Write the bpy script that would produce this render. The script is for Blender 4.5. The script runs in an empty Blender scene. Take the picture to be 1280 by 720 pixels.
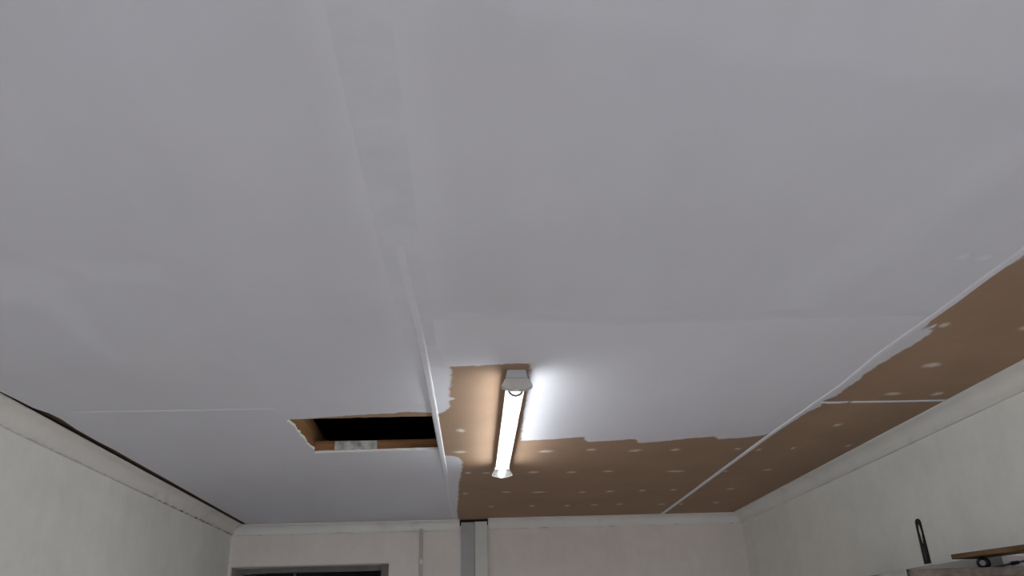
import bpy, bmesh, math, random
import numpy as np
from mathutils import Vector, Matrix
random.seed(7)
S = bpy.context.scene
C = S.collection

# ---------------------------------------------------------------- camera
cam_d = bpy.data.cameras.new('camera'); cam = bpy.data.objects.new('camera', cam_d); C.objects.link(cam)
cr, cu, cf = (0.9985, -0.04557, -0.03025), (0.0083, -0.42034, 0.90733), (0.05406, 0.90622, 0.41933)
cam.matrix_world = Matrix(((cr[0], cu[0], -cf[0], 0), (cr[1], cu[1], -cf[1], 0), (cr[2], cu[2], -cf[2], 1.72), (0, 0, 0, 1)))
cam_d.sensor_fit = 'HORIZONTAL'; cam_d.sensor_width = 36; cam_d.lens = 27.3725; cam_d.clip_start = 0.02
S.camera = cam

# ---------------------------------------------------------------- world, daylight, exposure
W = bpy.data.worlds.new('overcast_sky'); S.world = W; W.use_nodes = True
bg = W.node_tree.nodes['Background']
bg.inputs[0].default_value = (0.80, 0.88, 1.0, 1); bg.inputs[1].default_value = 6.4
pd = bpy.data.lights.new('doorway_portal', 'AREA'); pd.shape = 'RECTANGLE'; pd.size = 1.7; pd.size_y = 2.1
pd.cycles.is_portal = True
po = bpy.data.objects.new('doorway_portal', pd); C.objects.link(po)
po.location = (0.11, -1.78, 1.05); po.rotation_euler = (math.radians(90), 0, math.radians(0))
sd_ = bpy.data.lights.new('sun', 'SUN'); sd_.energy = 14.5; sd_.angle = math.radians(2); sd_.color = (.85, .93, 1.0)
sun = bpy.data.objects.new('sun', sd_); C.objects.link(sun); sun.rotation_euler = (math.radians(90-21.5), 0, 0); sun.location = (0, -6, 5)
TUBE_EMISSION = 21.0
S.view_settings.view_transform = 'Standard'; S.view_settings.look = 'None'
S.view_settings.exposure = 0.0; S.view_settings.gamma = 1.0; S.view_settings.use_curve_mapping = False

# ---------------------------------------------------------------- helpers
CZ = 2.40                      # underside of the ceiling boards
XL, XR, YB, YF = -1.363, 1.590, 4.675, -1.80

def obj(name, me, mats, parent=None, label=None, cat=None, group=None, kind=None):
    o = bpy.data.objects.new(name, me); C.objects.link(o)
    for m in (mats if isinstance(mats, (list, tuple)) else [mats]):
        if m is not None and len(o.data.materials) < 4: o.data.materials.append(m)
    if parent: o.parent = parent
    tag(o, label, cat, group, kind)
    return o
def tag(o, label=None, cat=None, group=None, kind=None):
    if label: o['label'] = label
    if cat: o['category'] = cat
    if group: o['group'] = group
    if kind: o['kind'] = kind
    return o
def empty(name, loc, label=None, cat=None, group=None, kind=None):
    o = bpy.data.objects.new(name, None); C.objects.link(o); o.location = loc; o.empty_display_size = .05
    return tag(o, label, cat, group, kind)
def adopt(o, parent):
    """parent o to an Empty that carries only a translation, keeping o's world place"""
    o.parent = parent; o.matrix_parent_inverse = Matrix.Translation(-Vector(parent.location))
    return o
def fin(bm, name, smooth=False):
    bmesh.ops.recalc_face_normals(bm, faces=bm.faces)
    me = bpy.data.meshes.new(name); bm.to_mesh(me); bm.free()
    if smooth:
        for p in me.polygons: p.use_smooth = True
    return me
def bx(bm, x0, x1, y0, y1, z0, z1, bev=0):
    r = bmesh.ops.create_cube(bm, size=1)
    for v in r['verts']:
        v.co = Vector(((x0+x1)/2 + v.co.x*(x1-x0), (y0+y1)/2 + v.co.y*(y1-y0), (z0+z1)/2 + v.co.z*(z1-z0)))
    if bev:
        es = list({e for v in r['verts'] for e in v.link_edges})
        bmesh.ops.bevel(bm, geom=es, offset=bev, segments=2, affect='EDGES', profile=.6)
    return bm
def box(name, a, mat, parent=None, bev=0, **k):
    return obj(name, fin(bx(bmesh.new(), *a, bev=bev), name), mat, parent, **k)
def prism(pts, axis, a, b):
    """extrude a closed 2D outline along an axis from a to b"""
    bm = bmesh.new()
    def P(p, t): return (t, p[0], p[1]) if axis == 'X' else (p[0], t, p[1]) if axis == 'Y' else (p[0], p[1], t)
    va = [bm.verts.new(P(p, a)) for p in pts]; vb = [bm.verts.new(P(p, b)) for p in pts]
    bm.faces.new(va); bm.faces.new(vb[::-1])
    for i in range(len(pts)):
        j = (i+1) % len(pts); bm.faces.new((va[i], vb[i], vb[j], va[j]))
    return bm
def lathe(bm, prof, p0, p1, n=20):
    """prof = [(t along p0-p1 in m, radius)]"""
    p0, p1 = Vector(p0), Vector(p1); d = (p1-p0).normalized()
    u = d.orthogonal().normalized(); w = d.cross(u)
    rings = []
    for t, r in prof:
        c = p0 + d*t
        rings.append([bm.verts.new(c + (u*math.cos(a) + w*math.sin(a))*r) for a in [2*math.pi*k/n for k in range(n)]])
    for A, B in zip(rings, rings[1:]):
        for k in range(n): bm.faces.new((A[k], A[(k+1) % n], B[(k+1) % n], B[k]))
    bm.faces.new(rings[0][::-1]); bm.faces.new(rings[-1])
    return bm
def tube(bm, pts, r, n=10):
    pts = [Vector(p) for p in pts]; rings = []
    for i, p in enumerate(pts):
        d = (pts[min(i+1, len(pts)-1)] - pts[max(i-1, 0)]).normalized()
        u = d.cross(Vector((0.3, 0.2, 1))).normalized(); w = d.cross(u)
        rings.append([bm.verts.new(p + (u*math.cos(a) + w*math.sin(a))*r) for a in [2*math.pi*k/n for k in range(n)]])
    for A, B in zip(rings, rings[1:]):
        for k in range(n): bm.faces.new((A[k], A[(k+1) % n], B[(k+1) % n], B[k]))
    bm.faces.new(rings[0][::-1]); bm.faces.new(rings[-1])
    return bm

# ---------------------------------------------------------------- materials
class M:
    def __init__(s, name):
        s.m = bpy.data.materials.new(name); s.m.use_nodes = True; s.t = s.m.node_tree
        s.b = s.t.nodes['Principled BSDF']; s.tc = s.t.nodes.new('ShaderNodeTexCoord')
        s.b.inputs['Specular IOR Level'].default_value = .25
    def n(s, kind, **k):
        o = s.t.nodes.new('ShaderNode' + kind)
        for a, v in k.items(): setattr(o, a, v)
        return o
    def l(s, a, b): s.t.links.new(a, b)
    def setin(s, sock, v):
        if hasattr(v, 'links') or isinstance(v, bpy.types.NodeSocket): s.l(v, sock)
        else: sock.default_value = v
    def math(s, op, a, b=None, clamp=False):
        o = s.n('Math', operation=op, use_clamp=clamp); s.setin(o.inputs[0], a)
        if b is not None: s.setin(o.inputs[1], b)
        return o.outputs[0]
    def coords(s, scale=(1, 1, 1), rot=(0, 0, 0)):
        mp = s.n('Mapping'); mp.inputs['Scale'].default_value = scale; mp.inputs['Rotation'].default_value = rot
        s.l(s.tc.outputs['Object'], mp.inputs[0]); return mp.outputs[0]
    def noise(s, scale, detail=4, rough=.55, co=None):
        o = s.n('TexNoise'); o.inputs['Scale'].default_value = scale; o.inputs['Detail'].default_value = detail
        o.inputs['Roughness'].default_value = rough
        s.l(co or s.tc.outputs['Object'], o.inputs['Vector']); return o.outputs['Fac']
    def rng(s, v, a, b, c, d, smooth=False):
        o = s.n('MapRange'); o.interpolation_type = 'SMOOTHSTEP' if smooth else 'LINEAR'
        s.setin(o.inputs['Value'], v)
        for i, x in zip((1, 2, 3, 4), (a, b, c, d)): s.setin(o.inputs[i], x)
        return o.outputs[0]
    def mix(s, f, a, b, mode='MIX'):
        o = s.n('Mix', data_type='RGBA', blend_type=mode); s.setin(o.inputs[0], f)
        for i, v in ((6, a), (7, b)):
            if isinstance(v, tuple): v = v if len(v) == 4 else v + (1,)
            s.setin(o.inputs[i], v)
        return o.outputs[2]
    def attr(s, name):
        o = s.n('Attribute'); o.attribute_name = name; return o.outputs['Fac']
    def bump(s, h, strength=.2, dist=.01):
        o = s.n('Bump'); o.inputs['Strength'].default_value = strength; o.inputs['Distance'].default_value = dist
        s.l(h, o.inputs['Height']); s.l(o.outputs[0], s.b.inputs['Normal'])
    def done(s, col, rough=.7):
        s.setin(s.b.inputs['Base Color'], col if not isinstance(col, tuple) else col + (1,)*(4-len(col)))
        s.setin(s.b.inputs['Roughness'], rough); return s.m

def plain(name, col, rough=.6, var=.12, scale=18, metal=0, stretch=(1, 1, 1)):
    m = M(name); f = m.noise(scale, 5, .6, m.coords(stretch))
    k = m.rng(f, .3, .7, 1-var, 1+var)
    v = m.n('HueSaturation'); v.inputs['Color'].default_value = col + (1,); m.l(k, v.inputs['Value'])
    m.b.inputs['Metallic'].default_value = metal
    return m.done(v.outputs[0], rough)

PAINT = (.645, .650, .712); BROWN = (.335, .222, .150)
def ceiling_material():
    m = M('board_paint_over_brown_paper')
    co = m.tc.outputs['Object']
    sd = m.attr('bare')
    n1 = m.noise(55, 3, .6, m.coords((1.0, .45, 1)))
    n2 = m.noise(260, 3, .7, m.coords((.6, 1, 1)))
    s = m.math('ADD', sd, m.math('MULTIPLY', m.math('SUBTRACT', n1, .5), .020))
    s = m.math('ADD', s, m.math('MULTIPLY', m.math('SUBTRACT', n2, .5), .018))
    mask = m.rng(s, -.004, .005, 0, 1, True)
    # painted surface: roller lanes and patchy coats
    lanes = m.noise(3.2, 4, .6, m.coords((2.2, .5, 1), (0, 0, .12)))
    patch = m.noise(1.7, 5, .62)
    fine = m.noise(150, 4, .7)
    k = m.math('ADD', m.rng(lanes, .25, .75, -.03, .03), m.rng(patch, .25, .75, -.03, .03))
    k = m.math('ADD', k, m.rng(fine, .2, .8, -.012, .012))
    k = m.math('ADD', m.math('ADD', k, 1.0), m.math('MULTIPLY', m.attr('coat'), .10))
    hs = m.n('HueSaturation'); hs.inputs['Color'].default_value = PAINT + (1,); m.l(k, hs.inputs['Value'])
    warm = m.mix(m.rng(m.noise(2.3, 3), .42, .62, 0, .5), hs.outputs[0], m.mix(1.0, hs.outputs[0], (1.0, .985, .955), 'MULTIPLY'))
    # bare paper: fibrous brown with faint scuffs
    fib = m.noise(90, 5, .7, m.coords((.3, 1.6, 1)))
    big = m.noise(4.5, 4, .6)
    kb = m.math('ADD', m.rng(fib, .25, .75, .93, 1.07), m.rng(big, .3, .7, -.07, .07))
    hb = m.n('HueSaturation'); hb.inputs['Color'].default_value = BROWN + (1,); m.l(kb, hb.inputs['Value'])
    col = m.mix(mask, warm, hb.outputs[0])
    m.bump(m.math('ADD', m.math('MULTIPLY', m.math('SUBTRACT', 1.0, mask), .5), m.math('MULTIPLY', m.noise(38, 5, .6), .6)), .10, .004)
    return m.done(col, m.rng(mask, 0, 1, .62, .9))
def plaster_material(name, col, line_stain=None, speck=True):
    m = M(name)
    big = m.noise(1.3, 5, .6); mid = m.noise(11, 5, .65); vert = m.noise(6, 4, .6, m.coords((1, 1, .15)))
    k = m.math('ADD', m.rng(big, .3, .7, .95, 1.05), m.rng(mid, .3, .7, -.035, .035))
    k = m.math('ADD', k, m.rng(vert, .3, .7, -.03, .03))
    hs = m.n('HueSaturation'); hs.inputs['Color'].default_value = col + (1,); m.l(k, hs.inputs['Value'])
    c = hs.outputs[0]
    if speck:
        v = m.n('TexVoronoi'); v.inputs['Scale'].default_value = 4.2; m.l(m.tc.outputs['Object'], v.inputs['Vector'])
        sp = m.rng(m.math('ADD', v.outputs['Distance'], m.math('MULTIPLY', m.noise(80), .03)), .027, .038, .75, 0)
        sp = m.math('MULTIPLY', sp, m.rng(m.noise(2.1, 2), .50, .56, 0, 1))
        c = m.mix(sp, c, (.16, .13, .11))
    rel = m.math('ADD', m.math('MULTIPLY', m.noise(45, 6, .65), .7), m.math('MULTIPLY', m.noise(7, 3), .6))
    m.bump(rel, .35, .006)
    return m.done(c, .8)
def cornice_material():
    m = M('cornice_plaster'); big = m.noise(3.5, 5, .6); sm = m.noise(9, 4, .6)
    k = m.math('ADD', m.rng(big, .3, .7, .95, 1.05), 0)
    hs = m.n('HueSaturation'); hs.inputs['Color'].default_value = (.745, .725, .70, 1); m.l(k, hs.inputs['Value'])
    grime = m.rng(sm, .56, .74, 0, .30)
    c = m.mix(grime, hs.outputs[0], (.36, .34, .32))
    # mould along the lower lip, strong where the attribute says so
    st = m.math('MULTIPLY', m.attr('mould'), m.rng(m.noise(28, 4, .7), .44, .60, 0, 1))
    c = m.mix(st, c, (.035, .028, .024))
    m.bump(m.noise(30, 5, .6), .25, .004)
    return m.done(c, .8)
def wood(name, a, b, scale=9, stretch=(1, .06, 1), rough=.75):
    m = M(name); f = m.noise(scale*4, 6, .65, m.coords(stretch)); g = m.noise(scale, 3, .5, m.coords(stretch))
    c = m.mix(m.rng(m.math('ADD', m.math('MULTIPLY', f, .6), m.math('MULTIPLY', g, .4)), .35, .65, 0, 1), a, b)
    m.bump(f, .3, .003); return m.done(c, rough)
def emit(name, col, e):
    m = M(name); m.b.inputs['Emission Color'].default_value = col + (1,); m.b.inputs['Emission Strength'].default_value = e
    return m.done((.9, .9, .9), .4)
def dab_material(name, under):
    m = M(name)
    # worked-thin filler: solid at the heart, thinning into the surface below
    sub = m.n('VectorMath', operation='LENGTH'); m.l(m.coords((1, 1, 0)), sub.inputs[0])
    oi = m.n('ObjectInfo'); vec = m.n('VectorMath', operation='ADD'); m.l(m.tc.outputs['Object'], vec.inputs[0])
    m.l(oi.outputs['Location'], vec.inputs[1])
    n = m.noise(2.6, 4, .7, vec.outputs[0])
    r = m.math('ADD', sub.outputs['Value'], m.math('MULTIPLY', m.math('SUBTRACT', n, .5), .8))
    a = m.math('MULTIPLY', m.rng(r, .10, .85, .72, 0, True), m.rng(sub.outputs['Value'], .75, .97, 1, 0))
    return m.done(m.mix(a, under, (.74, .70, .66) if under == BROWN else (.75, .755, .80)), .88)

mCEIL = ceiling_material()
mGYP = plain('gypsum_core', (.72, .70, .66), .9, .06)
mWALL = plaster_material('wall_plaster', (.82, .818, .778))
mBACK = plaster_material('back_wall_plaster', (.75, .685, .635))
mCORN = cornice_material()
mSTRIP = plain('strip_paint', (.69, .693, .745), .5, .03, 30)
mTAPE = plain('skimmed_joint', (.652, .657, .716), .7, .04, 14)
mDAB = dab_material('white_joint_filler', BROWN); mDABP = dab_material('filler_on_paint', PAINT)
mTIM = wood('rough_roof_timber', (.20, .095, .04), (.42, .23, .10), 7)
mTIMX = wood('rough_roof_timber_cross', (.20, .09, .04), (.42, .22, .10), 7, (.06, 1, 1))
mDARK = plain('painted_darkness', (.012, .010, .010), .95, .1)  # near-black colour stands in for the darkness of the void and back room
mFLOOR = plain('concrete_floor', (.33, .28, .245), .8, .12, 3)
mGROUND = plain('outdoor_paving', (.17, .17, .17), .9, .1, 2)
mWHITE = plain('lamp_enamel', (.78, .77, .76), .45, .03)
mCAP = plain('lamp_end_plastic', (.56, .53, .50), .5, .05)
mRING = plain('lamp_holder_plastic', (.22, .215, .22), .45, .05)
mTUBE = emit('glowing_tube', (.96, 1.0, 1.0), TUBE_EMISSION)
mPOSTG = plain('grey_post_steel', (.42, .415, .405), .6, .05, 9)
mPOSTW = plain('cream_post_paint', (.66, .645, .61), .7, .05, 9)
mFRAME = plain('door_frame_paint', (.50, .46, .43), .6, .06)
mJAMB = plain('dark_inner_frame', (.17, .15, .14), .6, .1)
mBLACK = plain('black_plastic', (.011, .011, .012), .45, .2)

# ---------------------------------------------------------------- painted and bare areas on the ceiling (metres, x right, y into the room)
BARE1 = [(-0.053,1.96),(0.025,1.957),(0.078,1.946),(0.16,1.943),(0.165,2.121),(0.172,2.457),(0.18,2.789),(0.292,2.774),(0.405,2.747),(0.424,2.826),(0.509,2.815),(0.602,2.792),(0.625,2.861),(0.716,2.837),(0.797,2.801),(0.893,2.778),(0.917,2.822),(1.009,2.805),(1.091,2.764),(1.163,2.734),(1.308,5.231),(-0.073,4.986),(-0.081,4.367),(-0.064,3.881),(-0.059,3.577),(-0.041,3.315),(-0.036,3.129),(-0.047,3.042),(-0.074,3.012),(-0.112,2.999),(-0.112,2.411),(-0.095,2.412),(-0.082,2.386),(-0.068,2.36),(-0.064,2.282),(-0.049,2.25),(-0.065,2.233),(-0.06,2.147),(-0.053,2.054)]
BARE3 = [(-0.567,2.458),(-0.477,2.435),(-0.349,2.41),(-0.235,2.399),(-0.209,2.385),(-0.112,2.398),(-0.112,2.478),(-0.554,2.507)]
BARE2 = [(1.13,0.4),(1.115,1.232),(1.107,1.33),(1.103,1.377),(1.092,1.395),(1.087,1.429),(1.086,1.477),(1.082,1.514),(1.093,1.632),(1.105,1.697),(1.113,1.744),(1.116,1.723),(1.126,1.697),(1.138,1.708),(1.126,1.734),(1.143,1.74),(1.145,1.778),(1.144,1.846),(1.135,1.912),(1.128,1.989),(1.125,2.079),(1.132,2.13),(1.131,2.207),(1.134,2.289),(1.117,2.34),(1.13,2.403),(1.116,2.468),(1.11,2.557),(1.105,2.619),(1.096,2.695),(1.073,2.774),(1.063,2.833),(1.05,4.0),(1.05,5.39),(2.065,5.563),(2.0,0.4)]
COATS = [([(-0.117,1.615),(0.096,1.644),(0.361,1.68),(0.453,1.668),(0.696,1.655),(1.07,1.631),(1.112,1.956),(1.091,2.799),(0.183,2.85),(0.132,1.981),(-0.06,1.973)], .012, .7),
         ([(-0.98,1.33),(-0.877,1.344),(-0.824,1.355),(-0.802,1.433),(-0.86,1.714),(-0.872,1.877),(-0.906,1.738),(-0.899,1.572),(-0.923,1.521),(-1.0,1.511)], .035, .8),
         ([(-0.782,1.329),(-0.583,1.348),(-0.598,1.448),(-0.733,1.416)], .02, .5),
         ([(0.675,1.403),(0.755,1.135),(0.839,0.917),(0.881,0.978),(0.855,1.268),(0.776,1.614),(0.681,1.612)], .04, .5),
         ([(0.053,0.714),(0.27,0.725),(0.323,0.77),(0.474,0.777),(0.615,0.819),(0.783,0.834),(1.0,0.8),(1.0,-2),(0.0,-2)], .012, .45),
         ([(-0.19,-2.6),(-0.05,-2.6),(-0.05,1.6),(-0.09,2.3),(-0.17,2.3),(-0.19,1.6)], .03, .6),
         ([(-0.118,1.95),(-0.055,1.98),(-0.07,2.3),(-0.09,2.40),(-0.118,2.40)], .006, .9)]
def sdf(P, poly):
    Q = np.array(poly, float); N = len(Q); d = np.full(len(P), 1e9); ins = np.zeros(len(P), bool)
    for i in range(N):
        a, b = Q[i], Q[(i+1) % N]; e = b-a; w = P-a
        t = np.clip((w@e)/(e@e), 0, 1); d = np.minimum(d, np.hypot(*(w - t[:, None]*e).T))
        c = (a[1] > P[:, 1]) != (b[1] > P[:, 1])
        with np.errstate(divide='ignore', invalid='ignore'):
            ins ^= c & (P[:, 0] < a[0] + e[0]*(P[:, 1]-a[1])/e[1])
    return np.where(ins, d, -d)

# ---------------------------------------------------------------- ceiling boards
ceiling = empty('ceiling', (0, 0, 0), label='white painted ceiling of boards with bare brown paper patches', kind='structure')
LEFT_GAP_Y = [2.0, 2.122, 2.198, 2.279, 2.305, 2.331, 2.403, 2.527, 2.676, 2.818, 2.945, 3.285, 3.626, 4.063, 4.70]
LEFT_GAP_X = [-1.298, -1.288, -1.283, -1.280, -1.272, -1.263, -1.258, -1.268, -1.269, -1.264, -1.266, -1.266, -1.268, -1.270, -1.272]
STRIP1 = [(-0.128,1.05),(-0.128,1.372),(-0.122,1.638),(-0.119,1.785),(-0.114,2.384),(-0.112,2.902),(-0.104,4.61)]
STRIP2 = [(1.090,0.35),(1.090,1.317),(1.088,1.433),(1.091,1.567),(1.086,1.91),(1.103,2.167),(1.093,2.787),(1.104,4.61)]
def board(x0, x1, y0, y1, res, hole=None, wavy_left=False):
    def ticks(a, b, extra=()):
        t = [a, *[e for e in extra if a < e < b], b]; out = []
        for p, q in zip(t, t[1:]): out += list(np.linspace(p, q, max(1, round((q-p)/res)), endpoint=False))
        return np.array(out + [b])
    xs = ticks(x0, x1, (hole[0], hole[1]) if hole else ()); ys = ticks(y0, y1, (hole[2], hole[3]) if hole else ())
    X, Y = np.meshgrid(xs, ys); nx, ny = len(xs), len(ys)
    X = X.copy(); Y = Y.copy(); X0 = X.copy(); Y0 = Y.copy()
    if hole:                                            # torn, slightly ragged cut
        rg = np.random.default_rng(3)
        e = 1e-6
        inY = (Y0 > hole[2]-e) & (Y0 < hole[3]+e); inX = (X0 > hole[0]-e) & (X0 < hole[1]+e)
        lef = inY & (abs(X0-hole[0]) < e); X[lef] += rg.normal(0, .0022, lef.sum()) + .004*np.sin(Y0[lef]*40)
        nea = inX & (abs(Y0-hole[2]) < e); Y[nea] += rg.normal(0, .0012, nea.sum()) - .010*(X0[nea]-hole[0])/(hole[1]-hole[0])
        far = inX & (abs(Y0-hole[3]) < e); Y[far] += rg.normal(0, .0012, far.sum()) - .022*(X0[far]-hole[0])/(hole[1]-hole[0])
    if wavy_left:
        gl = np.interp(Y, LEFT_GAP_Y, LEFT_GAP_X)
        X += (gl-x0)*(1-np.clip((X0-x0)/(-.85-x0), 0, 1))
    Zz = np.full_like(X, CZ)
    co = np.stack([X.ravel(), Y.ravel(), Zz.ravel()], 1)
    F = []
    for j in range(ny-1):
        for i in range(nx-1):
            if hole and hole[0]-1e-6 < xs[i] < hole[1]-1e-6 and hole[2]-1e-6 < ys[j] < hole[3]-1e-6: continue
            a = j*nx+i; F.append((a, a+nx, a+nx+1, a+1))      # facing down
    me = bpy.data.meshes.new('ceiling_board'); me.from_pydata(co.tolist(), [], F); me.update()
    P = co[:, :2]
    bare = np.maximum.reduce([sdf(P, b) for b in (BARE1, BARE2, BARE3)])
    # each stretch of bare paper stays on its own side of the cover strips
    bare = np.clip(bare, -.2, .2)
    coat = np.zeros(len(P))
    for poly, w, amt in COATS:
        t = np.clip((sdf(P, poly)+w)/(2*w), 0, 1); coat += amt*t*t*(3-2*t)
    for n, v in (('bare', bare), ('coat', coat)):
        at = me.attributes.new(n, 'FLOAT', 'POINT'); at.data.foreach_set('value', v.astype(np.float32))
    o = obj('ceiling_board', me, [mCEIL, mGYP], ceiling)
    so = o.modifiers.new('thickness', 'SOLIDIFY'); so.thickness = .009; so.offset = -1; so.material_offset = 1; so.material_offset_rim = 1
    return o
J1, J2 = -0.114, 1.093
HOLE = (-0.580, -0.121, 2.449, 2.922)
bL = board(-1.298, J1, 2.333, 4.655, .02, HOLE, True)
bL2 = board(-1.298, J1, -1.25, 2.331, .02, None, True)
bM = board(J1+.002, J2, 1.62, 4.655, .008)
bM2 = board(J1+.002, J2, -1.25, 1.618, .025)
bR = board(J2+.002, 1.66, 2.357, 4.655, .008)
bR2 = board(J2+.002, 1.66, -.2, 2.354, .008)
board(J2+.002, 1.66, -1.25, -.202, .1)
board(-1.298, J1, -1.92, -1.252, .1); board(J1+.002, J2, -1.92, -1.252, .1); board(J2+.002, 1.66, -1.92, -1.252, .1)

# cover strips over the joints (soft-edged battens)
def strip(pts, w, d, mat=mSTRIP, name='cover_strip', taper=None):
    bm = bmesh.new(); prev = None
    prof = [(-.5, 0), (-.42, .7), (-.25, 1), (.25, 1), (.42, .7), (.5, 0)]
    P = [Vector((p[0], p[1], 0)) for p in pts]
    for i, p in enumerate(P):
        t = (P[min(i+1, len(P)-1)] - P[max(i-1, 0)]).normalized(); nrm = Vector((t.y, -t.x, 0))
        k = taper[i] if taper else 1
        ring = [bm.verts.new(p + nrm*(u*w) + Vector((0, 0, CZ + .0006 - v*d*k))) for u, v in prof]
        if prev:
            for q in range(len(ring)-1): bm.faces.new((prev[q], prev[q+1], ring[q+1], ring[q]))
            bm.faces.new((prev[-1], prev[0], ring[0], ring[-1]))
        else: bm.faces.new(ring)
        prev = ring
    bm.faces.new(prev[::-1])
    return obj(name, fin(bm, name), mat, ceiling)
def dense(pts, step=.12):
    out = []
    for a, b in zip(pts, pts[1:]):
        n = max(1, int(math.dist(a, b)/step))
        out += [(a[0]+(b[0]-a[0])*k/n, a[1]+(b[1]-a[1])*k/n) for k in range(n)]
    return out + [pts[-1]]
D1 = dense(STRIP1)
strip(D1, .021, .0045, taper=[min(1, max(.02, (p[1]-1.05)/.85))*(1 if p[1] < 3.1 else .6) for p in D1])
strip(dense(STRIP2), .020, .0045)
strip(dense([(-0.12, -1.8), (-0.128, 0.885), (-0.128, 1.30), (-0.120, 1.80)]), .085, .0012, mTAPE, 'skimmed_joint')
strip(dense([(1.09, -1.8), (1.09, .4)]), .060, .0012, mTAPE, 'skimmed_joint')
strip([(-1.19, 2.332), (-0.9, 2.331), (-0.60, 2.329)], .011, .0022, mSTRIP)
strip([(-0.60, 2.329), (-0.36, 2.329), (-0.13, 2.328)], .03, .0008, mTAPE, 'skimmed_joint')
strip([(J1+.006, 1.619), (.5, 1.619), (J2-.008, 1.619)], 0.05, .0011, mTAPE, 'skimmed_joint')
strip([(1.112, 2.357), (1.20, 2.357)], .013, .003)
strip([(1.215, 2.357), (1.36, 2.358), (1.522, 2.356)], .017, .003)
strip([(1.137, 2.3655), (1.183, 2.3655)], .012, .0022)

# filler dabs over the nail heads
DABC = [(0.459,2.95,1.1),(0.635,2.978,1.5),(0.792,2.978,1.0),(1.041,2.985,.8),(0.433,3.364,1.3),(0.59,3.363,1.3),(0.891,3.393,2.2),(0.54,3.848,1.2),(0.674,3.843,1.2),(0.835,3.842,1.0),(0.989,3.839,.9),(0.509,4.241,.9),(0.655,4.236,1.2),(0.787,4.229,1.0),(1.024,4.262,1.3),(0.285,2.962,1.6),(0.266,3.347,1.4),(0.064,3.342,1.1),(-0.014,3.334,.8),(0.167,3.802,1.3),(0.323,3.822,2.0),(-0.03,3.819,.7),(0.103,4.21,.9),(0.319,4.215,.9),(-0.042,2.944,1.5),(-0.035,2.625,.8)]
DABR = [(1.132,3.006,.6),(1.122,3.416,.6),(1.308,3.402,1.1),(1.277,3.852,1.2),(1.135,4.276,.6),(1.319,4.251,1.1),(1.264,2.991,.5),(1.293,2.643,.8),(1.476,2.968,.6),(1.308,2.273,1.4),(1.455,2.281,.9),(1.284,2.002,1.4),(1.375,1.725,1.0),(1.150,1.703,.7),(1.40,1.43,1.0)]
DABL = [(1.028,1.343,1.0),(0.981,1.339,.7)]
def dab_mesh(seed):
    rg = random.Random(seed); bm = bmesh.new(); n = 18
    c = bm.verts.new((0, 0, -.5)); R1 = []; R2 = []
    for k in range(n):
        a = 2*math.pi*k/n; r = 1 + rg.uniform(-.12, .12)
        R1.append(bm.verts.new((.6*r*math.cos(a), .6*r*math.sin(a), -.4))); R2.append(bm.verts.new((r*math.cos(a), r*math.sin(a), 0)))
    for k in range(n):
        j = (k+1) % n; bm.faces.new((c, R1[j], R1[k])); bm.faces.new((R1[k], R1[j], R2[j], R2[k]))
    return fin(bm, 'filler_dab', False)
dabs = [dab_mesh(k) for k in range(5)]
dabs[0].materials.append(mDAB)
for q in dabs[1:]: q.materials.append(mDAB if q is not dabs[4] else mDABP)
i = 0
for par, lst in (((bM, bM), DABC), ((bR, bR2), DABR), ((bM2, bM2), DABL)):
    for x, y, w in lst:
        p = par[0] if y > 2.357 else par[1]
        o = bpy.data.objects.new('filler_dab', dabs[4 if lst is DABL else i % 4]); C.objects.link(o); o.parent = p
        o.location = (x, y, CZ-.0002); o.scale = (.030*w, .034*random.uniform(.8, 1.15), .0012)
        o.rotation_euler = (0, 0, random.uniform(-.25, .25)); i += 1

# ---------------------------------------------------------------- walls, floor, back room, roof void
WT = .14; HT = 2.52
box('wall_left', (XL-WT, XL, YF-.2, YB+WT, 0, HT), mWALL, kind='structure')
box('wall_right', (XR, XR+WT, YF-.2, YB+WT, 0, HT), mWALL, kind='structure')
bw = bmesh.new()
DX0, DX1, DZ = -1.346, -0.470, 2.178
for a in ((XL, DX0, YB, YB+WT, 0, HT), (DX0, DX1, YB, YB+WT, DZ, HT), (DX1, -.072, YB, YB+WT, 0, HT),
          (-.072, .096, YB, YB+WT, 0, 2.370), (-.072, .096, YB+.06, YB+WT, 2.46, HT), (.096, XR, YB, YB+WT, 0, HT)): bx(bw, *a)
obj('wall_back', fin(bw, 'wall_back'), mBACK, kind='structure')
fw = bmesh.new()
for a in ((XL, -.74, YF-.14, YF, 0, 2.40), (.96, XR, YF-.14, YF, 0, 2.40), (-.74, .96, YF-.14, YF, 2.10, 2.40)): bx(fw, *a)
obj('wall_front', fin(fw, 'wall_front'), mWALL, kind='structure')
box('floor', (XL-WT, XR+WT, YF-.2, 7.5, -.1, 0), mFLOOR, kind='structure')
box('ground_outside', (-14, 14, -18, YF-.2, -.14, -.02), mGROUND, kind='structure')
# room beyond the doorway
rb = bmesh.new()
for a in ((-2.4, .4, 7.2, 7.3, 0, 2.6), (-2.5, -2.4, YB+WT, 7.3, 0, 2.6), (.4, .5, YB+WT, 7.3, 0, 2.6), (-2.5, .5, YB+WT, 7.3, 2.52, 2.6),
          (-2.5, XL-WT, YB+WT, YB+WT+.02, 0, 2.6)): bx(rb, *a)
obj('wall_beyond', fin(rb, 'wall_beyond'), mDARK, kind='structure')
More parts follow.
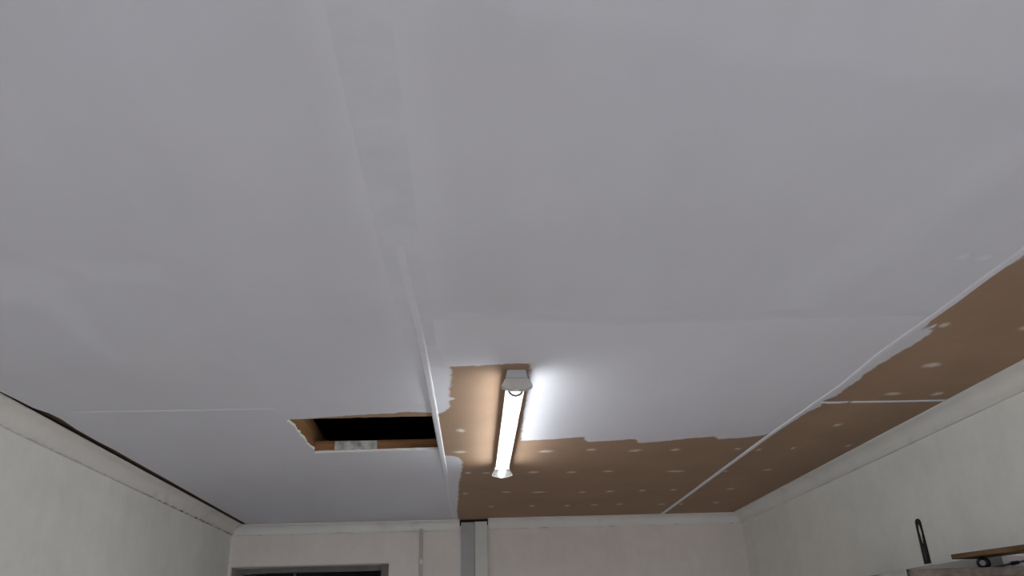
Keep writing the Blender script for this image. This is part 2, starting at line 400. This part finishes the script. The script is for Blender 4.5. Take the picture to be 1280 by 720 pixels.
# roof void over the boards
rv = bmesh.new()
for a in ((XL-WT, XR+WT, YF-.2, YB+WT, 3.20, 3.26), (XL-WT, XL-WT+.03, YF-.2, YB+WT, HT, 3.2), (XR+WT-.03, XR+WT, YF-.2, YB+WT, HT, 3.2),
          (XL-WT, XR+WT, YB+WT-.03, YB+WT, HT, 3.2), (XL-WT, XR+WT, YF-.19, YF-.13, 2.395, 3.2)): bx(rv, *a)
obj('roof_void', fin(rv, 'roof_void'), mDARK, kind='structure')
# timbers that carry the boards (seen through the hatch and the open joint at the left wall)
Z9 = CZ+.0092
box('joist', (-.634, -.590, 2.34, 4.66, Z9, Z9+.11), mTIM, ceiling)
box('joist', (-.09, -.05, 1.7, 4.66, Z9, Z9+.11), mTIM, ceiling)
box('joist', (-.588, -.092, 2.920, 2.958, Z9, Z9+.036), mTIMX, ceiling)
box('joist', (-.588, -.092, 2.385, 2.425, Z9, Z9+.036), mTIMX, ceiling)
box('wall_batten', (XL+.002, -1.225, 1.5, 4.66, Z9, Z9+.03), wood('gap_shade_timber', (.05, .03, .02), (.13, .08, .055), 7), ceiling)  # the open gap's shade is put into this darker timber colour
of = bx(bmesh.new(), -.508, -.352, 2.905, 2.917, Z9+.0005, Z9+.031, .001)
obj('board_offcut', fin(of, 'board_offcut'), plain('grey_cement_offcut', (.42, .41, .40), .9, .45, 45), label='grey speckled board offcut standing inside the open ceiling hatch', cat='offcut')

# ---------------------------------------------------------------- cornices
def cornice_profile():
    # (out from wall, up from lower edge) ; wall at 0, ceiling at h
    w, h = .066, .055; pts = [(.0, .0), (.011, .0), (.012, .006)]
    for k in range(1, 9):
        a = math.pi/2*k/9; pts.append((.012 + (w-.018)*(1-math.cos(a)), .006 + (h-.014)*math.sin(a)))
    pts += [(w-.006, h-.007), (w, h-.006), (w, h), (0, h)]
    return pts
def cornice(name, axis, a, b, wall, sgn, top, label, mould, m0=0, m1=0, step=.06):
    """m0/m1: mitre (1) or square (0) at either end"""
    pr = cornice_profile(); n = max(2, int(abs(b-a)/step)); bm = bmesh.new(); rings = []; T = []
    for k in range(n+1):
        t = a + (b-a)*k/n; ring = []
        for u, v in pr:
            tt = t
            if k == 0 and m0: tt = a + u*m0
            if k == n and m1: tt = b - u*m1
            z = top - .055 + v
            ring.append(bm.verts.new((wall+sgn*u, tt, z) if axis == 'Y' else (tt, wall+sgn*u, z)))
        rings.append(ring); T.append(t)
    for A, B in zip(rings, rings[1:]):
        for q in range(len(pr)): bm.faces.new((A[q], A[(q+1) % len(pr)], B[(q+1) % len(pr)], B[q]))
    bm.faces.new(rings[0]); bm.faces.new(rings[-1][::-1])
    me = fin(bm, name)
    at = me.attributes.new('mould', 'FLOAT', 'POINT'); vals = []
    for k in range(n+1):
        for (u, v) in pr: vals.append(mould(T[k]) if (v < .004) else (0))
    at.data.foreach_set('value', vals)
    return obj(name, me, mCORN, kind='structure', label=label)
cornice('trim_1', 'Y', YF, YB, XL, 1, 2.402, 'off white cove cornice along the left wall with mould near the corner', lambda y: .25 if y < 3.4 else min(1.0, .45+(y-3.4)*.9), 0, 1)
cornice('trim_2', 'Y', YF, YB, XR, -1, 2.4, 'off white cove cornice along the right wall', lambda y: .12, 0, 1)
cornice('trim_3', 'X', XL, -.070, YB, -1, 2.398, 'off white cove cornice over the doorway', lambda x: .9 if -.36 < x < -.30 else .3, 1, 0)
cornice('trim_4', 'X', .094, XR, YB, -1, 2.4, 'off white cove cornice right of the grey post', lambda x: .8 if (x % .37) < .05 else .2, 0, 1)

# ---------------------------------------------------------------- doorway
fr = bmesh.new()
for a in ((DX0+.001, DX0+.045, YB+.085, YB+WT, 0, DZ), (DX1-.045, DX1-.001, YB+.02, YB+WT, 0, DZ), (DX0+.045, DX1-.045, YB+.085, YB+WT, DZ-.03, DZ-.001)): bx(fr, *a, bev=.003)
d1 = empty('door_1', (-.9, YB+.1, 0), label='dark open doorway with a painted frame at the left of the back wall', kind='structure')
adopt(obj('door_frame', fin(fr, 'door_frame'), mJAMB), d1)
adopt(box('reveal_lining', (DX0+.0005, DX0+.006, YB+.001, YB+.085, 0, DZ-.006), mFRAME), d1)
adopt(box('head_lining', (DX0+.006, DX1-.0005, YB+.001, YB+.085, DZ-.006, DZ-.0005), mFRAME), d1)
dl = adopt(box('door_leaf', (DX0+.06, DX0+.10, YB+WT+.01, YB+WT+.78, .01, DZ-.035), plain('dark_door_leaf', (.10, .085, .08), .6), bev=.003), d1)
pp = lathe(bmesh.new(), [(0, .008), (2.5, .008)], (-1.075, YB+.40, .01), (-1.075, YB+.40, 2.52), 10)
obj('pipe', fin(pp, 'pipe', True), plain('dull_pipe', (.30, .28, .27), .5), label='thin vertical pipe in the dark room beyond the doorway', cat='pipe')

# ---------------------------------------------------------------- post and conduit on the back wall
po_ = empty('wall_post', (.015, YB, 0), label='two-tone grey and cream vertical post interrupting the cornice', cat='post')
adopt(box('grey_channel', (-.062, .0145, YB-.026, YB-.001, 0, 2.385), mPOSTG, bev=.0025), po_)
adopt(box('cream_batten', (.0155, .088, YB-.046, YB-.001, 0, 2.385), mPOSTW, bev=.004), po_)
cd = empty('conduit_pipe', (-.290, YB, 0), label='thin white painted conduit pipe rising between doorway and post', cat='conduit')
cp = lathe(bmesh.new(), [(0, .010), (2.345, .010)], (-.290, YB-.0105, .012), (-.290, YB-.0105, 2.4), 14)
mCOND = plain('conduit_paint', (.74, .70, .66), .6, .05)
adopt(obj('tube', fin(cp, 'tube', True), mCOND), cd)
for z in (.9, 2.165):
    cc = lathe(bmesh.new(), [(0, .011), (.003, .0135), (.03, .0135), (.033, .011)], (-.290, YB-.0137, z), (-.290, YB-.0137, z+1), 14)
    adopt(obj('coupling', fin(cc, 'coupling', True), mCOND), cd)

# ---------------------------------------------------------------- fluorescent batten light
LX, LY0, LY1 = .1235, 1.985, 3.165
lamp = empty('fluorescent_light', (LX, (LY0+LY1)/2, CZ), label='glowing fluorescent batten light fixed to the ceiling', cat='light')
def L(o): return adopt(o, lamp)
sp = prism([(LX-.0235, CZ-.0005), (LX+.0235, CZ-.0005), (LX+.0275, CZ-.024), (LX+.0255, CZ-.027), (LX-.0255, CZ-.027), (LX-.0275, CZ-.024)], 'Y', LY0+.028, LY1-.028)
L(obj('spine', fin(sp, 'spine'), mWHITE))
for yo, sg in ((LY0, 1), (LY1, -1)):
    y0, y1 = sorted((yo, yo+sg*.030))
    up = prism([(LX-.0255, CZ-.002), (LX-.0245, CZ-.0005), (LX+.0245, CZ-.0005), (LX+.0255, CZ-.002), (LX+.030, CZ-.0245), (LX+.0285, CZ-.0255), (LX-.0285, CZ-.0255), (LX-.030, CZ-.0245)], 'Y', y0+.006, y1)
    bmesh.ops.bevel(up, geom=up.edges[:], offset=.0015, segments=2, affect='EDGES')
    L(obj('body_end', fin(up, 'body_end'), mWHITE if sg < 0 else plain('grey_body_end', (.55, .55, .565), .5, .04)))
    out = [(LX-.031, CZ-.0275), (LX+.031, CZ-.0275), (LX+.0415, CZ-.046), (LX+.0410, CZ-.050)]
    for k in range(1, 8):
        u = 1-2*k/8; out.append((LX+.041*u, CZ-.050-.0085*(1-u*u)))
    out += [(LX-.0410, CZ-.050), (LX-.0415, CZ-.046)]
    lo = prism(out, 'Y', yo, yo+sg*.022) if sg > 0 else prism(out, 'Y', yo-.008, yo)
    e = L(obj('end_cap', fin(lo, 'end_cap'), mCAP if sg > 0 else mCAP))
    if sg < 0:      # dark plate added inside the far cap to tame the tube's glare
        pt = [(LX+(x-LX)*.93, CZ-.0275+(z-CZ+.0275)*.95) for x, z in out]
        k_ = obj('dimming_plate', fin(prism(pt, 'Y', yo-.0105, yo-.0081), 'dimming_plate'), plain('dimming_grey', (.10, .10, .10), .6, .1)); k_.parent = e
    # small moulded ribs on the cap face
    for dx in (-.0115, .0115):
        rbm = bx(bmesh.new(), LX+dx-.0011, LX+dx+.0011, yo-sg*.0015, yo+sg*.001, CZ-.052, CZ-.040)
        r = obj('rib', fin(rbm, 'rib'), mCAP); r.parent = e; r.matrix_parent_inverse = Matrix.Identity(4)
TZ = CZ-.0490; TX = LX-.003
tb = lathe(bmesh.new(), [(0, .012), (.004, .013), (LY1-LY0-.055, .013), (LY1-LY0-.051, .012)], (TX, LY0+.029, TZ), (TX, LY1, TZ), 24)
L(obj('tube', fin(tb, 'tube', True), mTUBE))
# lampholder collars: rings around the tube ends
for yy in (LY0+.0275, LY1-.020):
    bm = bmesh.new(); n, k = 28, 10
    R = [[bm.verts.new((TX+(.0180+.0042*math.cos(2*math.pi*j/k))*math.cos(2*math.pi*i_/n), yy+.004*math.sin(2*math.pi*j/k), TZ+(.0180+.0042*math.cos(2*math.pi*j/k))*math.sin(2*math.pi*i_/n))) for j in range(k)] for i_ in range(n)]
    for i_ in range(n):
        for j in range(k): bm.faces.new((R[i_][j], R[(i_+1) % n][j], R[(i_+1) % n][(j+1) % k], R[i_][(j+1) % k]))
    if yy < 2.5: L(obj('lamp_holder', fin(bm, 'lamp_holder', True), mRING))
    else: bm.free()

# ---------------------------------------------------------------- cupboard at the right wall and the things on it
CT = 1.880; CX0, CY0, CY1 = 1.205, 2.19, 3.32
mCUP = wood('weathered_cupboard_wood', (.12, .092, .078), (.25, .195, .165), 10, (1, .08, 1))
cup = empty('cupboard', ((CX0+XR)/2, (CY0+CY1)/2, 0), label='tall brown wooden cupboard against the right wall', cat='cupboard')
A = lambda o: adopt(o, cup)
A(box('top_board', (CX0-.012, XR-.004, CY0-.012, CY1+.012, CT-.022, CT), mCUP, bev=.002))
A(box('body', (CX0+.02, XR-.004, CY0, CY1, .08, CT-.022), mCUP))
A(box('plinth', (CX0+.05, XR-.004, CY0+.01, CY1-.01, 0, .08), mCUP))
ym = (CY0+CY1)/2
for a, b, hy in ((CY0+.004, ym-.002, ym-.05), (ym+.002, CY1-.004, ym+.05)):
    dr = A(box('door', (CX0, CX0+.0195, a, b, .09, CT-.028), mCUP, bev=.002))
    hb = bx(bmesh.new(), CX0-.025, CX0, hy-.006, hy+.006, .95, 1.10, .003)
    h = obj('handle', fin(hb, 'handle'), mRING); h.parent = dr; h.matrix_parent_inverse = Matrix.Identity(4)

# folded dust sheet along the wall
def sheet():
    bm = bmesh.new(); nu, nv = 46, 26; G = []
    for j in range(nv+1):
        row = []
        for i_ in range(nu+1):
            u, v = i_/nu, j/nv
            ya = 2.205 if v < .26 else 2.372 if v > .40 else 2.205+.167*(v-.26)/.14
            y = ya + (3.302-ya)*u; x = 1.186 + .396*v
            h = .0022 + .051*v*(.93 + .05*math.sin(6.3*u+1.2) + .03*math.sin(23*u+4*v)) + .0012*math.sin(31*u+7*v)*v
            edge = min(1, min(u, 1-u)/.03) * min(1, (1-v)/.012)
            h = .0010 + h*math.sqrt(max(0, edge))
            if j == 0: h = -.034 + .004*math.sin(19*u)
            if j == 1: x = 1.187; h = .002
            row.append(bm.verts.new((x, y + .006*math.sin(14*v)*(1-u), CT + h)))
        G.append(row)
    for j in range(nv):
        for i_ in range(nu): bm.faces.new((G[j][i_], G[j][i_+1], G[j+1][i_+1], G[j+1][i_]))
    me = fin(bm, 'dust_sheet', True)
    o = obj('dust_sheet', me, plain('grey_sheet_cloth', (.40, .39, .375), .9, .10, 14), label='folded grey dust sheet lying on top of the cupboard', cat='dust sheet')
    return o
sheet()
# slotted black bar standing against the wall
def slotted_bar():
    X = XR-.0025; y0, z0 = 2.800, 1.9425; w, hgt = .041, .152
    e = empty('black_slotted_bar', (X, y0, z0), label='black slotted bar standing upright against the right wall', cat='bar')
    bm = bmesh.new(); n = 14
    out = [(y0-w/2, z0), (y0+w/2, z0), (y0+w/2*.86, z0+hgt-.016)] 
    out += [(y0+w/2*.86*math.cos(math.pi*k/n), z0+hgt-.016+.016*math.sin(math.pi*k/n)) for k in range(1, n)] + [(y0-w/2*.86, z0+hgt-.016)]
    # ring-shaped top with a long eye: outer outline bridged to an inner slot
    inn = [(y0+.0098*math.cos(a)*(1.0 if math.sin(a) > 0 else .75), z0+.098+.036*math.sin(a)) for a in [2*math.pi*k/24 for k in range(24)]]
    def loopv(pts, x): return [bm.verts.new((x, p[0], p[1])) for p in pts]
    Ls = {}
    for x in (X-.0015, X+.0015):
        o, q = loopv(out, x), loopv(inn, x)
        eo = [bm.edges.new((o[k], o[(k+1) % len(o)])) for k in range(len(o))]
        eq = [bm.edges.new((q[k], q[(k+1) % len(q)])) for k in range(len(q))]
        bmesh.ops.triangle_fill(bm, edges=eo+eq, use_beauty=True)
        Ls[x] = (o, q)
    for w_ in (0, 1):
        a, b = Ls[X-.0015][w_], Ls[X+.0015][w_]
        for k in range(len(a)):
            j = (k+1) % len(a)
            bm.faces.new((a[k], a[j], b[j], b[k]))
    adopt(obj('bar', fin(bm, 'bar'), mBLACK), e)
    gr = bx(bmesh.new(), X-.0028, X-.0014, y0-.003, y0+.003, z0+.012, z0+.055, .0004)
    adopt(obj('groove', fin(gr, 'groove'), plain('grey_groove', (.07, .07, .075), .4)), e)
slotted_bar()
# white carton, plank, torch, rod, knob
cb = bx(bmesh.new(), 1.502, 1.576, 2.262, 2.362, CT+.0004, CT+.0345, .001)
ct = obj('carton', fin(cb, 'carton'), plain('pinkish_card', (.62, .55, .52), .8, .05), label='small pale pink carton under the plank on the cupboard', cat='carton')
lid = bx(bmesh.new(), 1.527, 1.533, 2.2612, 2.2622, CT+.012, CT+.020)
l_ = obj('tab', fin(lid, 'tab'), mJAMB); l_.parent = ct
pl = bmesh.new(); d = Vector((.066, -.2275, 0)).normalized(); nn = Vector((-d.y, d.x, 0))
P0 = Vector((1.401, 2.333, CT+.0352)); Ln = .62; wd = .085; th = .0135
q = [P0 + Vector((-.004, .0, 0)), P0 + d*Ln, P0 + d*Ln + nn*wd, P0 + nn*wd + d*.012]
lo = [pl.verts.new(v) for v in q]; hi = [pl.verts.new(v + Vector((0, 0, th))) for v in q]
pl.faces.new(lo[::-1]); pl.faces.new(hi)
for k in range(4): pl.faces.new((lo[k], lo[(k+1) % 4], hi[(k+1) % 4], hi[k]))
bmesh.ops.bevel(pl, geom=pl.edges[:], offset=.001, segments=1, affect='EDGES')
obj('wooden_plank', fin(pl, 'wooden_plank'), wood('brown_plank_wood', (.085, .045, .02), (.20, .115, .06), 9, (.5, .10, 1)), label='thin brown wooden plank overhanging the end of the cupboard', cat='plank')
to = empty('torch', (1.45, 2.27, CT), label='black torch with a pale round lens lying below the plank', cat='torch')
t0, t1 = Vector((1.452, 2.272, CT+.0185)), Vector((1.512, 2.332, CT+.0215))
t0 = Vector((1.442, 2.262, CT+.0175))
tm = lathe(bmesh.new(), [(0, .0145), (.003, .0162), (.022, .0162), (.034, .0112), (.052, .0098), (.055, .0085)], t0, t1, 20)
adopt(obj('barrel', fin(tm, 'barrel', True), mBLACK), to)
tl = lathe(bmesh.new(), [(0, .0072), (.001, .0080)], t0 - (t1-t0).normalized()*.0008, t1, 18)
adopt(obj('lens', fin(tl, 'lens'), plain('pale_lens', (.30, .29, .28), .3, .05)), to)
tk = bmesh.new(); tube(tk, [t0 + Vector((.010, .004, -.010)), t0 + Vector((.012, -.004, -.015)), t0 + Vector((.016, -.010, -.0155)), t0 + Vector((.017, -.016, -.0150))], .0018, 8)
adopt(obj('wrist_cord', fin(tk, 'wrist_cord', True), mBLACK), to)
rd = bmesh.new(); tube(rd, [(1.462, 2.246, CT+.0035), (1.574, 2.250, CT+.0215)], .0024, 10)
ro = empty('blue_rod', (1.5, 2.23, CT), label='thin dark blue rod with a black grip on the cupboard end', cat='rod')
adopt(obj('shaft', fin(rd, 'shaft', True), plain('dark_blue_rod', (.035, .05, .10), .4)), ro)
gp = bmesh.new(); tube(gp, [(1.515, 2.2479, CT+.0122), (1.538, 2.2487, CT+.0159)], .0048, 10)
adopt(obj('grip', fin(gp, 'grip', True), mBLACK), ro)
kc = P0 + d*.268 + nn*.016 + Vector((0, 0, th+.0002))
kb = lathe(bmesh.new(), [(0, .006), (.003, .0065), (.008, .0050), (.012, .0085), (.019, .0098), (.024, .0070), (.026, .002)], kc, kc+Vector((0, 0, 1)), 16)
obj('knob', fin(kb, 'knob', True), plain('dark_green_plastic', (.06, .06, .035), .5), label='small dark green knob standing on the wooden plank', cat='knob')
